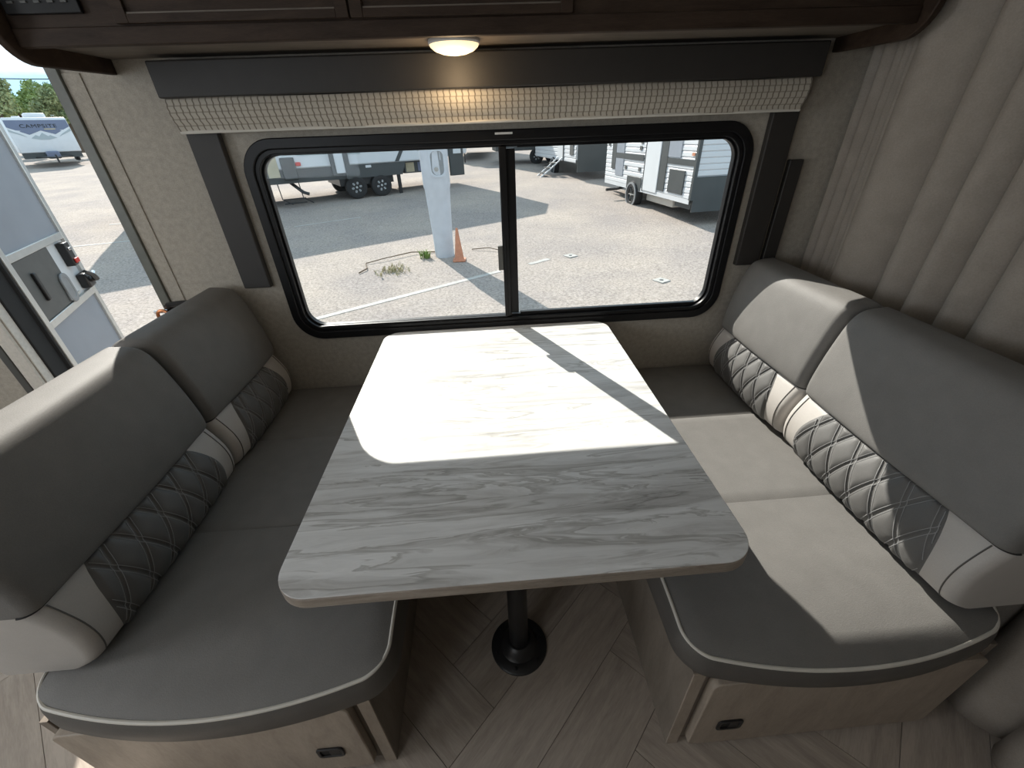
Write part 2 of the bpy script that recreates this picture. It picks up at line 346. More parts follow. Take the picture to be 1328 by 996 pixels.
# ---------------- window_1
win = tag(empty('window_1', ((wx1+wx2)/2, 0, wz1)), kind='structure')
win.location = (0, 0, 0)
def rr(inset, r): return rrect(wx1+inset, wx2-inset, wz1+inset, wz2-inset, r, 10)
MB().ring(rr(0, 0.105), rr(0.031, 0.077), XZ, -0.014, -0.0005).build('window_flange', M['frame'], win, bevel=0.003)
MB().ring(rr(0.0305, 0.078), rr(0.044, 0.070), XZ, -0.006, 0.036).build('window_frame', M['frame'], win, bevel=0.002)
MB().ring(rr(0.0435, 0.0705), rr(0.050, 0.066), XZ, 0.012, 0.036).build('glazing_channel', M['frame'], win, bevel=0.002)
bx('mullion', M['frame'], win, 0.062, 0.094, 0.013, 0.040, wz1+0.055, wz2-0.055, 0.003)
sash = bx('sash_stile', M['frame'], win, 0.038, 0.064, -0.002, 0.014, wz1+0.048, wz2-0.048, 0.003)
bx('sash_ridge', M['frame'], sash, 0.046, 0.051, -0.006, -0.002, wz1+0.05, 1.08, 0.001)
la = bx('sash_latch', M['darkgrey'], sash, 0.020, 0.0385, -0.007, 0.008, 0.965, 1.055, 0.002)
bx('sash_rail', M['frame'], win, wx1+0.06, 0.047, 0.0, 0.012, wz1+0.042, wz1+0.049, 0.001)
bx('sash_rail', M['frame'], win, wx1+0.06, 0.047, 0.0, 0.012, wz2-0.049, wz2-0.042, 0.001)
bx('fixed_rail', M['frame'], win, 0.10, wx2-0.05, 0.014, 0.032, wz1+0.046, wz1+0.058, 0.001)
bx('fixed_rail', M['frame'], win, 0.10, wx2-0.05, 0.010, 0.026, wz2-0.053, wz2-0.044, 0.001)
MB().box(wx1+0.047, 0.048, 0.017, 0.020, wz1+0.047, wz2-0.047).build('pane', M['glass'], win, smooth=0)
MB().box(0.098, wx2-0.047, 0.026, 0.029, wz1+0.047, wz2-0.047).build('pane', M['glass'], win, smooth=0)
bx('label_sticker', M['white'], win, 0.028, 0.085, -0.0155, -0.0142, 1.408, 1.414)

# ---------------- door_1 (entry door swung outwards)
door = tag(empty('door_1', (-1.845, 0.105, 0.0), math.radians(112.8)), kind='structure')
DL, DT = 0.60, 0.035
bx('stile', M['alu'], door, 0.0, 0.035, -DT/2-0.004, DT/2+0.004, -0.05, 1.82, 0.003)
bx('stile', M['alu'], door, DL-0.035, DL, -DT/2-0.004, DT/2+0.004, -0.05, 1.82, 0.003)
for z0, z1 in ((-0.05, -0.01), (0.775, 0.805), (1.045, 1.075), (1.78, 1.82)):
    bx('rail', M['alu'], door, 0.035, DL-0.035, -DT/2-0.003, DT/2+0.003, z0, z1, 0.002)
bx('panel', M['doorpanel'], door, 0.035, DL-0.035, -0.010, 0.012, 1.075, 1.78)
bx('panel', M['doorpanel'], door, 0.035, DL-0.035, -0.010, 0.012, -0.01, 0.775)
bx('latch_plate', M['white'], door, 0.035, DL-0.035, -0.006, 0.012, 0.805, 1.045)
sl = bx('sliding_panel', M['darkgrey'], door, 0.037, 0.37, -0.016, -0.0065, 0.807, 1.043, 0.002)
bx('finger_pull', M['black'], sl, 0.12, 0.142, -0.028, -0.016, 0.87, 0.985, 0.004)
arc = [(0.37+0.0+0.075*math.cos(t), 0.815+0.11*math.sin(t)) for t in [PI/2+k/12*PI/2 for k in range(13)]]+[(0.37, 0.815)]
MB().prism(arc, XZ, -0.024, -0.016).build('pull_cup', M['midgrey'], sl, bevel=0.002)
MB().ring(rrect(0.30, 0.384, 0.80, 0.93, 0.035), rrect(0.318, 0.366, 0.82, 0.91, 0.022), XZ, -0.026, -0.0165).build('pull_ring', M['midgrey'], sl, bevel=0.003)
lt = bx('screen_latch', M['blackmetal'], door, 0.475, 0.527, -0.040, -0.006, 0.93, 1.035, 0.004)
bx('slide_button', M['chrome'], lt, 0.487, 0.521, -0.045, -0.040, 1.000, 1.012, 0.002)
bx('lock_tab', M['red'], lt, 0.487, 0.531, -0.047, -0.040, 0.940, 0.962, 0.003)
dh = bx('door_handle', M['blackmetal'], door, 0.495, 0.575, -0.045, -0.006, 0.815, 0.885, 0.008)
MB().tube([(0.535, -0.045, 0.85), (0.535, -0.065, 0.852), (0.505, -0.07, 0.875), (0.45, -0.066, 0.905)], [0.014, 0.014, 0.011, 0.008]).build('lever', M['blackmetal'], dh)
MB().tube([(0.54, -0.05, 0.855), (0.575, -0.055, 0.878)], 0.008).build('lock_cylinder', M['chrome'], dh)
bx('strike', M['alu'], door, 0.40, 0.45, -0.012, -0.0062, 0.812, 0.822)
bx('hinge_gasket', M['rubber'], door, -0.012, 0.0, -0.016, 0.016, -0.05, 1.82, 0.003)
# catch on the wall edge beside the opening
ct = tag(empty('door_catch', (-1.215, -0.012, 0.885)), 'small black metal door catch with copper ring on the door frame edge', 'door catch')
bx('bracket', M['blackmetal'], ct, -0.02, 0.03, -0.012, 0.0, -0.03, 0.02, 0.003)
MB().tube([(-0.005, -0.012, 0.012), (0.012, -0.03, 0.028), (0.05, -0.035, 0.032), (0.085, -0.03, 0.036)], [0.007, 0.009, 0.010, 0.006]).build('catch_lever', M['black'], ct)
ring = [(-0.02+0.02*math.cos(a), -0.03, -0.012+0.02*math.sin(a)) for a in [k/20*2*PI for k in range(21)]]
MB().tube(ring, 0.006, 8, False).build('copper_ring', M['copper'], ct)
MB().tube([(-0.055, -0.02, 0.0), (-0.01, -0.014, 0.0)], 0.006).build('catch_pin', M['chrome'], ct)

# ================================================================ DINETTE TABLE
tb = tag(empty('dinette_table', (0, 0, 0)), 'grey stone-look dinette table with rounded corners on a black pedestal', 'table')
tx1, tx2, ty1, ty2, TH = -0.446, 0.444, -1.133, -0.016, 0.74
MB().prism(rrect(tx1, tx2, ty1, ty2, 0.066, 12), XY, TH-0.030, TH-0.0015).build('edge_band', M['edge'], tb, bevel=0.004)
MB().prism(rrect(tx1+0.001, tx2-0.001, ty1+0.001, ty2-0.001, 0.065, 12), XY, TH-0.0025, TH).build('laminate_top', M['marble'], tb, bevel=0.001)
PX, PY = 0.0, -0.8803
MB().lathe([(0.0, 0.0), (0.089, 0.0), (0.089, 0.006), (0.084, 0.010), (0.060, 0.014), (0.052, 0.022), (0.046, 0.038), (0.036, 0.045), (0.0, 0.045)], 40, (PX, PY, 0.0)).build('floor_flange', M['blackmetal'], tb)
MB().lathe([(0.0, 0.02), (0.030, 0.02), (0.0285, 0.36), (0.027, 0.70), (0.0, 0.70)], 28, (PX, PY, 0.0)).build('pedestal_post', M['blackmetal'], tb)
MB().lathe([(0.0, 0.65), (0.034, 0.65), (0.045, 0.69), (0.085, 0.70), (0.085, 0.7098), (0.0, 0.7098)], 32, (PX, PY, 0.0)).build('top_flange', M['blackmetal'], tb)
for k in range(6):
    a = k*PI/3+0.3
    MB().lathe([(0.0, 0.0), (0.006, 0.0), (0.005, 0.003), (0.0, 0.004)], 10, (PX+0.073*math.cos(a), PY+0.073*math.sin(a), 0.0112)).build('screw', M['blackmetal'], tb)

# ================================================================ BENCHES
def bench(sgn, xi, xo, yf, label):
    """sgn -1 beside the doorway, +1 beside the curtain; xi/xo absolute distances from table centre"""
    b = tag(empty('dinette_bench', (sgn*(xi+xo)/2, yf/2, 0)), label, 'bench')
    ox, oy = b.location.x, b.location.y
    def q(x0, x1): a, c = sorted((sgn*x0-ox, sgn*x1-ox)); return a, c
    Y = lambda y: y-oy
    ztop = 0.385
    a, c = q(xi, xi+0.018); bx('side_panel', M['benchside'], b, a, c, Y(yf+0.004), Y(-0.006), 0.0005, ztop, 0.001)
    a, c = q(xo-0.018, xo); bx('side_panel', M['benchside'], b, a, c, Y(yf+0.004), Y(-0.006), 0.0005, ztop, 0.001)
    a, c = q(xi+0.0185, xo-0.0185); bx('top_board', M['benchside'], b, a, c, Y(yf+0.03), Y(-0.006), ztop-0.018, ztop, 0.001)
    a, c = q(xi, xi+0.030); bx('corner_post', M['bench'], b, a, c, Y(yf), Y(yf+0.0038), 0.0005, ztop, 0.001)
    a, c = q(xi+0.030, xo-0.0185); bx('front_frame', M['benchside'], b, a, c, Y(yf+0.012), Y(yf+0.029), 0.0005, ztop-0.0185, 0.001)
    a, c = q(xi+0.048, xo-0.012)
    d = MB().prism(rrect(a, c, 0.02, 0.352, 0.02, 6), XZ, Y(yf-0.012), Y(yf+0.0115)).build('hatch_door', M['bench'], b, bevel=0.003)
    lx, lz = sgn*(xi+0.135)-ox, 0.135
    l = MB().ring(rrect(lx-0.032, lx+0.032, lz-0.024, lz+0.024, 0.010, 5), rrect(lx-0.024, lx+0.024, lz-0.016, lz+0.016, 0.007, 5), XZ, Y(yf-0.017), Y(yf-0.0121)).build('latch_bezel', M['black'], d, bevel=0.0015)
    bx('latch_paddle', M['black'], d, lx-0.003, lx+0.023, Y(yf-0.0155), Y(yf-0.0125), lz-0.0155, lz+0.0155, 0.001)
    bx('latch_pocket', M['rubber'], d, lx-0.023, lx-0.003, Y(yf-0.0130), Y(yf-0.0122), lz-0.0155, lz+0.0155)
    return b
bench(-1, 0.349, 1.035, -1.138, 'taupe laminate bench base with storage hatch beside the open doorway')
bench(1, 0.372, 1.085, -1.163, 'taupe laminate bench base with storage hatch beside the curtain')

def seat(sgn, xi, xo, yend, bow, seams, ztop, label):
    r = tag(empty('seat_cushion', (sgn*(xi+xo)/2, -0.55, 0.386)), label, 'cushion')
    o = Vector(r.location); yb = -0.012; rc = 0.05; xm = (xi+xo)/2; hw = (xo-xi)/2; zr = ztop-0.010; zb = 0.386
    def yfront(x): return yend-bow*(1-((x-xm)/hw)**2)
    def row(y, nx=28):
        d = y-yend; ins = 0.0
        if d < rc: ins = rc-math.sqrt(max(0, rc*rc-(rc-max(d, 0))**2))
        return [xi+ins+(xo-xi-2*ins)*j/nx for j in range(nx+1)]
    def pt(t, j, nx=28):
        y = yb+t*(yend-yb); xs = row(y, nx); x = xs[j]
        k = max(0.0, (t-0.55)/0.45); yy = y-(bow*(1-((x-xm)/hw)**2))*k*k
        return x, yy
    def droop(y): return 0.036*max(0.0, min(1.0, (-0.95-y)/0.25))**2
    def rim(x, y, t):
        d = min(x-xi, xo-x, (y-yfront(x)), 0.06); d = max(d, 0)
        return zr+(ztop-zr)*(1-(1-min(d/0.045, 1))**2)-droop(y)
    ts = [0.0]+[(s-yb)/(yend-yb) for s in seams]+[1.0]
    for a in range(len(ts)-1):
        rows = []; nn = 22
        for i in range(nn+1):
            u = i/nn; t = ts[a]+(ts[a+1]-ts[a])*(1-math.cos(PI*u))/2 if a == len(ts)-2 else ts[a]+(ts[a+1]-ts[a])*u
            rw = []
            for j in range(29):
                x, y = pt(t, j); z = rim(x, y, t)
                dl = (ts[a+1]-ts[a])*abs(yend); ds = min(u*dl if a > 0 else 9, (1-u)*dl if a < len(ts)-2 else 9)
                z -= 0.006*math.exp(-(ds/0.006)**2)
                rw.append((sgn*x-o.x, y-o.y, z-o.z))
            rows.append(rw)
        MB().grid(rows).build('seat_panel', M['vinyl'], r, smooth=60)
    # rim path
    path = [pt(i/60, 0) for i in range(61)]
    path = [pt(t, 0) for t in [i/40*0.9 for i in range(41)]+[0.9+0.1*(1-(1-i/24)**2.2) for i in range(1, 25)]]
    front = [pt(1.0, j) for j in range(1, 28)]
    right = [pt(t, 28) for t in list(reversed([i/40*0.9 for i in range(41)]+[0.9+0.1*(1-(1-i/24)**2.2) for i in range(1, 25)]))]
    path = path+front+right
    tubep = [(sgn*x-o.x, y-o.y, zr-droop(y)-o.z) for x, y in path]
    MB().tube(tubep, 0.0042, 8).build('piping', M['piping'], r)
    rows = []
    for dz, out in ((zr, -0.001), (zr-0.02, 0.008), (zr-0.05, 0.010), (zb+0.016, 0.010), (zb+0.003, 0.004), (zb+0.0005, -0.010), (zb+0.0005, -0.03)):
        rw = []
        for i, (x, y) in enumerate(path):
            p0 = Vector(path[max(i-1, 0)]); p1 = Vector(path[min(i+1, len(path)-1)]); t = (p1-p0); t = t.normalized() if t.length > 1e-9 else Vector((1, 0))
            nx, ny = t.y, -t.x
            # path runs inner side -> front -> outer side ; outward normal points away from centre
            if (nx*(x-xm)+ny*(y-yend/2)) < 0: nx, ny = -nx, -ny
            rw.append((sgn*(x+nx*out)-o.x, y+ny*out-o.y, dz-droop(y)*max(0, min(1, (dz-zb)/(zr-zb)))-o.z))
        rows.append(rw)
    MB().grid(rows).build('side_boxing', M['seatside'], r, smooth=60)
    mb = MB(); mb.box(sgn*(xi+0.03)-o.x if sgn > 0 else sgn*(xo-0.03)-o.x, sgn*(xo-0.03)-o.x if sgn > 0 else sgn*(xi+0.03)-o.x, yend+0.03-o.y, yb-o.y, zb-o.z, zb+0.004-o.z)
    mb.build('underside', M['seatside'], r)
    return r
seat(-1, 0.289, 1.005, -1.132, 0.055, (-0.35, -0.752), 0.500, 'long charcoal vinyl seat cushion with cream piping beside the open doorway')
seat(1, 0.350, 1.070, -1.150, 0.055, (-0.382, -0.785), 0.494, 'long charcoal vinyl seat cushion with cream piping, sunlit beside the curtain')

FRONT = [(.905, .503), (.874, .525), (.861, .570), (.864, .615), (.880, .655), (.900, .690)]
UPPER = [(.900, .690), (.888, .701), (.888, .74), (.898, .80), (.912, .86), (.928, .915), (.944, .948), (.970, .966), (1.025, .972)]
def backrest(sgn, y0, y1, dx, dz, rz, label):
    """cushion from y0 (towards wall) to y1 (towards aisle)"""
    r = tag(empty('backrest_cushion', (sgn*0.98, (y0+y1)/2, 0.5), rz), label, 'cushion')
    o = Vector(r.location)
    fb = cat_rom(FRONT, 4); fu = cat_rom(UPPER, 4)
    prof = fb+fu[1:]; nb = len(fb)-1; nT = len(prof)-1
    back = []
    for p in prof:
        z = p[1]; xb = 1.088
        if z < 0.53: xb = 1.088-(0.53-z)*0.3
        if z > 0.86: xb = 1.088-0.063*((z-0.86)/0.112)**5
        back.append(Vector((max(xb, 1.025), z)))
    rad = 0.024
    def sec(y):
        d = min(y0-y, y-y1); s = 0.0
        if d < rad: s = rad-math.sqrt(max(0, rad*rad-(rad-max(d, 0))**2))
        return s
    cx = 0.985
    def P(p, y, isfront, i):
        s = sec(y); x = p[0]; z = p[1]
        x += s if isfront else -s
        if i > nT*0.55: z -= s*((i-nT*0.55)/(nT*0.45))
        # soft crown along the length
        bul = 0.008*math.sin(PI*(y-y1)/(y0-y1)) if isfront else 0
        if i == nb: bul -= 0.006
        return (sgn*(x-bul+dx)-o.x, y-o.y, z+dz-o.z)
    L = abs(y1-y0)
    ysamp = [y0-rad*(1-math.cos(PI/2*k/6)) for k in range(7)]
    ysamp += [y0-rad-(L-2*rad)*k/14 for k in range(1, 14)]
    ysamp += [y1+rad*(1-math.cos(PI/2*k/6)) for k in range(6, -1, -1)]
    # upper cover : front above the crease, over the top and down the back, with its end faces
    mb = MB(); rows = []
    for y in ysamp:
        rows.append([P(prof[i], y, True, i) for i in range(nb, nT+1)]+[P(back[i], y, False, i) for i in range(nT-1, -1, -1)])
    mb.grid(rows)
    for y in (y0, y1):
        mb.grid([[P(prof[i], y, True, i), P((prof[i]+back[i])/2, y, None, i) if False else P(back[i], y, False, i)] for i in range(nb, nT+1)])
    mb.build('upper_cover', M['vinyl'], r, smooth=50)
    # lower band : two light end panels (with the end faces) and the quilted centre
    def bound(f): return 0.070+0.030*(2*f-0.75)**2
    def bandpt(f, y, h=0.0):
        q = f*nb; i = min(int(q), nb-1); t = q-i; p = prof[i]*(1-t)+prof[i+1]*t
        tg = (prof[min(i+1, nb)]-prof[i]); nrm = Vector((-tg[1], tg[0])).normalized()
        if nrm[0] > 0: nrm = -nrm
        p = p+nrm*h
        s = sec(y); bul = 0.008*math.sin(PI*(y-y1)/(y0-y1))*(1 if f < 0.98 else 0.25)
        return (sgn*(p[0]+s-bul+dx)-o.x, y-o.y, p[1]+dz-o.z)
    nf = 20
    for e, (ya, sg) in enumerate(((y0, -1), (y1, 1))):
        mb = MB(); rows = []
        for k in range(13):
            u = k/12; rw = []
            for i in range(nf+1):
                f = i/nf; dd = bound(f)*(u**1.6); rw.append(bandpt(f, ya+sg*dd))
            rows.append(rw)
        mb.grid(rows)
        mb.grid([[bandpt(i/nf, ya), (sgn*(1.088-rad-(0.009 if i == 0 else 0)+dx)-o.x, ya-o.y, bandpt(i/nf, ya)[2])] for i in range(nf+1)])
        mb.build('side_panel', M['lightvinyl'], r, smooth=50)
    # quilt
    ya0 = lambda f: y0-bound(f); yb0 = lambda f: y1+bound(f)
    per = 0.074; kq = 2.7
    def hq(f, y):
        a = (y/per+f*kq/2); b = (y/per-f*kq/2)
        da = abs(a-round(a)); db = abs(b-round(b)); g = min(da, db)
        h = 0.0075*(1-math.exp(-(g/0.13)**1.3))
        return h*min(1, f/0.08, (1-f)/0.05)
    mb = MB(); rows = []; ny = 150; nq = 44
    for i in range(nq+1):
        f = i/nq; a, b = ya0(f), yb0(f)
        rows.append([bandpt(f, a+(b-a)*k/ny, hq(f, a+(b-a)*k/ny)*min(1, k/4, (ny-k)/4)) for k in range(ny+1)])
    mb.grid(rows); qp = mb.build('quilted_panel', M['quilt'], r, smooth=60)
    st = MB()
    for sg in (1, -1):
        for k in range(-30, 20):
            for off in (-0.0062, 0.0062):
                seg = []
                for i in range(61):
                    f = i/60; y = per*(k-sg*f*kq/2)+off
                    ok = yb0(f)+0.004 < y < ya0(f)-0.004 and 0.02 < f < 0.985
                    if ok: seg.append(bandpt(f, y, hq(f, y)+0.0006))
                    if (not ok or i == 60) and seg:
                        if len(seg) > 2: st.tube(seg, 0.00085, 4, False)
                        seg = []
    st.build('stitching', M['thread'], qp, smooth=60, fix=False)
    for yy in (y0-0.026, y1+0.026):
        MB().tube([bandpt(0.03+0.94*k/16, yy, 0.0004) for k in range(17)], 0.0016, 6).build('corner_seam', M['seatside'], r)
    # dark seam between band and upper cover
    pts = [bandpt(1.0, y, 0.001) for y in ysamp]
    MB().tube(pts, 0.003, 6).build('seam_welt', M['rubber'], r)
    return r
backrest(-1, -0.030, -0.498, 0.0, 0.0, 0.0, 'shaded grey backrest cushion with quilted band, beside doorway, touching the window wall')
backrest(-1, -0.512, -1.092, 0.0, 0.0, 0.0, 'grey backrest cushion with quilted band, beside doorway, at the aisle end of its bench')
backrest(1, -0.030, -0.535, 0.045, 0.0, 0.0, 'sunlit grey backrest cushion with quilted band, beside curtain, touching the window wall')
backrest(1, -0.549, -1.135, 0.045, 0.0, 0.0, 'half shaded grey backrest cushion with quilted band, beside curtain, at aisle end of its bench')

# ================================================================ OVERHEAD CABINET
cb = tag(empty('overhead_cabinet', (0, -0.15, 1.62)), 'dark walnut overhead cabinet with rounded end panels above the window', 'cabinet')
def CB(o): o.location = -Vector(cb.location); return o
ep = [(-0.003, 1.592), (-0.25, 1.586)]+[(-0.25-0.082*math.sin(t), 1.668-0.082*math.cos(t)) for t in [k/10*PI/2 for k in range(1, 11)]]+[(-0.335, 2.015), (-0.003, 2.015)]
CB(MB().prism(ep, YZ, -1.076, -1.057).build('end_panel', M['cab'], cb, bevel=0.003))
CB(MB().prism(ep, YZ, 1.092, 1.111).build('end_panel', M['cab'], cb, bevel=0.003))
CB(bx('underside', M['cabunder'], cb, -1.0565, 1.0915, -0.268, -0.003, 1.628, 1.640))
CB(bx('bottom_rail', M['cab'], cb, -1.0565, 1.0915, -0.290, -0.2685, 1.616, 1.650, 0.002))
fr = CB(bx('face_panel', M['cab'], cb, -1.0565, 1.0915, -0.286, -0.2685, 1.6505, 2.015))
for x0, x1 in ((-0.82, -0.305), (-0.300, 0.215)):
    d = CB(bx('cabinet_door', M['cab'], cb, x0, x1, -0.292, -0.2865, 1.652, 2.0, 0.001))
    for a in ((x0, x0+0.028, 1.652, 2.0), (x1-0.028, x1, 1.652, 2.0), (x0+0.0285, x1-0.0285, 1.652, 1.668), (x0+0.0285, x1-0.0285, 1.965, 2.0)):
        bx('door_frame', M['cab'], d, a[0], a[1], -0.300, -0.2925, a[2], a[3], 0.001)
    bx('lit_bevel_strip', M['cabunder'], d, x0+0.029, x1-0.029, -0.297, -0.2925, 1.6685, 1.6715)  # bevel lip in a paler board colour, painting in the light it catches
pn = CB(bx('control_panel', M['frame'], cb, -1.045, -0.885, -0.296, -0.2865, 1.672, 1.82, 0.002))
pn['label'] = 'black control panel'
for k in range(5):
    bx('button', M['darkgrey'], pn, -1.03+k*0.028, -1.018+k*0.028, -0.299, -0.2965, 1.69, 1.694)

# lamp
lp = tag(empty('puck_light', (-0.074, -0.155, 1.6275)), 'small lit round puck light under the overhead cabinet', 'lamp')
MB().lathe([(0.0, 0.0), (0.068, 0.0), (0.069, -0.006), (0.067, -0.010), (0.0, -0.010)], 40).build('trim_ring', M['white'], lp)
MB().lathe([(0.0655, -0.0101), (0.063, -0.015), (0.052, -0.023), (0.034, -0.029), (0.015, -0.032), (0.0, -0.0325)], 40).build('lens', M['lens'], lp)
pl = bpy.data.lights.new('puck_light_bulb', 'POINT'); pl.energy = 0.9; pl.color = (1.0, 0.72, 0.42); pl.shadow_soft_size = 0.05
po = bpy.data.objects.new('puck_light_bulb', pl); C.objects.link(po); po.parent = lp; po.location = (0, 0, -0.085)

# valance with side legs
va = tag(empty('window_valance', (0.05, -0.04, 1.53)), 'charcoal vinyl window valance with woven shade strip and side legs around the window', 'valance')
def VA(o): o.location = -Vector(va.location); return o
VA(bx('header_board', M['dark_vinyl'], va, -0.925, 1.030, -0.080, -0.001, 1.528, 1.614, 0.004))
rows = []
for k in range(17):
    t = k/16; z = 1.527-0.082*t; y = -0.062-0.012*math.sin(PI*min(1, t*1.15+0.05))**0.7+0.010*t
    rows.append([(-0.918+1.928*j/60, y+0.0015*math.sin(j*0.7), z+0.0012*math.sin(j*0.33)) for j in range(61)])
rows.append([(-0.918+1.928*j/60, -0.040, 1.446) for j in range(61)]); rows.append([(-0.918+1.928*j/60, -0.040, 1.527) for j in range(61)])
VA(MB().grid(rows).build('woven_shade', M['shade'], va, smooth=50))
VA(MB().tube([(-0.918, -0.048, 1.445), (1.010, -0.048, 1.445)], 0.005, 8).build('bottom_rail', M['piping'], va))
VA(bx('side_leg', M['dark_vinyl'], va, -0.921, -0.825, -0.026, -0.001, 0.952, 1.527, 0.004))
VA(bx('side_leg', M['dark_vinyl'], va, 0.941, 1.030, -0.026, -0.001, 0.940, 1.527, 0.004))

# curtain
def curtain():
    rows = []
    crease = [0.0, -0.040, -0.085, -0.118, -0.150, -0.182, -0.365, -0.470, -0.560, -0.660, -0.80, -0.93, -1.08, -1.22, -1.36, -1.50]
    depth = [0.012, 0.014, 0.010, 0.012, 0.014, 0.040, 0.026, 0.030, 0.026, 0.042, 0.036, 0.04, 0.036, 0.04, 0.04]
    per = 16
    for k in range(26):
        t = k/25; z = 0.03+1.965*t; rw = []
        cs = [c+(0.020*(t-0.6)*math.sin(i*2.1+1)-0.010*(1-t)*(i % 3-1) if i > 5 else 0.0) for i, c in enumerate(crease)]
        for i in range(len(cs)-1):
            for j in range(per):
                u = j/per; y = -0.012+cs[i]+(cs[i+1]-cs[i])*u
                x = -depth[i]*(0.85+0.15*math.sin(4*t+i))*math.sin(PI*u**0.8)**0.75
                rw.append((1.232+x*2.0, y, z))
        rows.append(rw)
    o = MB().grid(rows).build('curtain', M['curtain'], None, smooth=80)
    s = o.modifiers.new('thick', 'SOLIDIFY'); s.thickness = 0.004
    tag(o, 'tall taupe cloth curtain hanging in folds behind the bench', 'curtain')
curtain()

# ================================================================ OUTSIDE
def gz(y): return -0.9+0.035*y
def ground_mesh():
    rows = [[(x, y, gz(y)) for x in (-90, -40, -10, 0, 10, 40, 90)] for y in (-6, 0.3, 5, 10, 20, 40, 90)]
    return MB().grid(rows).build('parking_lot', M['asphalt'], None, smooth=0, fix=False)
lot = tag(ground_mesh(), kind='structure')
def stripe(x0, y0, x1, y1, wd=0.10):
    d = Vector((x1-x0, y1-y0)).normalized(); nx, ny = -d.y*wd/2, d.x*wd/2
    pts = [(x0+nx, y0+ny), (x1+nx, y1+ny), (x1-nx, y1-ny), (x0-nx, y0-ny)]
    mb = MB(); mb.prism(pts, lambda x, y, h: (x, y, gz(y)+h), 0.001, 0.006); mb.build('painted_line', M['paint'], lot, smooth=0)
stripe(-2.75, 3.85, 0.2, 5.65); stripe(0.75, 5.95, 1.15, 6.2)
stripe(-9.3, 12.6, -7.6, 13.2, 0.12); stripe(-9.6, 9.0, -6.2, 9.9, 0.08); stripe(-4.9, 10.0, -3.4, 10.8, 0.07); stripe(-10.5, 11.4, -8.2, 12.0, 0.10)
for (x, y), lb in (((1.58, 6.32), 'white square pavement marker with dark centre nearer the light pole'), ((2.76, 4.77), 'white square pavement marker with dark centre nearer the window')):
    mk = tag(empty('pavement_marker', (x, y, gz(y)), 0.5), lb, 'marker', 'pavement markers')
    bx('plate', M['paint'], mk, -0.10, 0.10, -0.10, 0.10, 0.0, 0.012); MB().lathe([(0, 0.0125), (0.035, 0.0125), (0.03, 0.017), (0, 0.018)], 14).build('stud', M['skirt'], mk)

# light pole, cone, weeds
plx, ply = -0.83, 6.78
lpz = gz(ply)
pole = tag(empty('light_pole', (plx, ply, lpz)), 'thick white painted concrete light pole standing on the lot', 'pole')
MB().lathe([(0.0, -0.05), (0.182, -0.05), (0.188, 0.4), (0.228, 1.2), (0.244, 1.25), (0.248, 2.2), (0.20, 4.5), (0.15, 7.5), (0.0, 7.5)], 36).build('shaft', M['conc'], pole)
def hh(u, z, h):   # wrap on the front of the pole
    a = u/0.245-PI/2+0.30; return (math.cos(a)*(0.2455+h), math.sin(a)*(0.2455+h), z)
MB().ring(rrect(-0.145, 0.145, 1.40, 1.84, 0.10, 6), rrect(-0.112, 0.112, 1.435, 1.805, 0.085, 6), hh, -0.01, 0.014).build('handhole_rim', M['conc'], pole)
MB().prism(rrect(-0.113, 0.113, 1.434, 1.806, 0.085, 6), hh, -0.01, 0.003).build('handhole_cover', M['midgrey'], pole)
MB().lathe([(0, 0), (0.018, 0), (0.018, 0.01), (0, 0.012)], 14, fn=lambda x, y, z: hh(x*2-0.03, 1.53+y*2, 0.002+z)).build('cover_bolt', M['paint'], pole)
cx_, cy_ = -0.53, 6.40
cone = tag(empty('traffic_cone', (cx_, cy_, gz(cy_))), 'faded orange traffic cone at the foot of the light pole', 'cone')
MB().prism(rrect(-0.12, 0.12, -0.12, 0.12, 0.03), XY, 0.0, 0.03).build('base', M['orange'], cone, bevel=0.006)
MB().lathe([(0.0, 0.03), (0.090, 0.03), (0.084, 0.06), (0.022, 0.57), (0.016, 0.59), (0.0, 0.59)], 24).build('cone_body', M['orange'], cone)
def tuft(name, x, y, n, h, sp, mt, label, cat):
    mb = MB()
    for i in range(n):
        a = random.uniform(0, 2*PI); r = random.uniform(0, sp); l = random.uniform(0.5, 1)*h; b = random.uniform(0.2, 0.9)*h
        px, py = r*math.cos(a), r*math.sin(a); q = random.uniform(0, 2*PI)
        wv = Vector((-math.sin(q), math.cos(q), 0))*0.008
        p0 = Vector((px, py, 0)); p1 = p0+Vector((math.cos(q)*b*0.4, math.sin(q)*b*0.4, l*0.7)); p2 = p0+Vector((math.cos(q)*b, math.sin(q)*b, l))
        mb.add([p0-wv, p0+wv, p1+wv, p1-wv, p2], [(0, 1, 2, 3), (3, 2, 4)])
    o = mb.build(name, mt, None, smooth=0, fix=False); o.location = (x, y, gz(y)); tag(o, label, cat, kind='stuff')
tuft('weed_tuft', -1.20, 6.66, 70, 0.16, 0.10, M['weed'], 'small green weed tuft at the base of the light pole', 'weeds')
tuft('dry_grass', -1.72, 5.95, 120, 0.10, 0.34, M['drygrass'], 'dry grass clump on the asphalt near the light pole', 'dry grass')
def twig(pts, r, label):
    o = MB().tube([(x, y, gz(y)+h) for x, y, h in pts], [q*0.6 for q in r], 6).build('fallen_branch', M['twig'], None); tag(o, label, 'branch')
twig([(-1.02, 7.0, 0.02), (-1.5, 6.95, 0.05), (-2.0, 6.6, 0.05), (-2.3, 6.45, 0.02), (-2.2, 6.1, 0.03), (-2.3, 5.9, 0.02)], [0.02, 0.018, 0.015, 0.016, 0.02, 0.02], 'long dry fallen branch on the asphalt beside the weed tuft')
twig([(-0.30, 7.05, 0.02), (0.05, 6.95, 0.06), (0.3, 6.8, 0.03), (0.22, 6.55, 0.02)], [0.016, 0.014, 0.011, 0.008], 'short curved dry branch on the asphalt beyond the traffic cone')

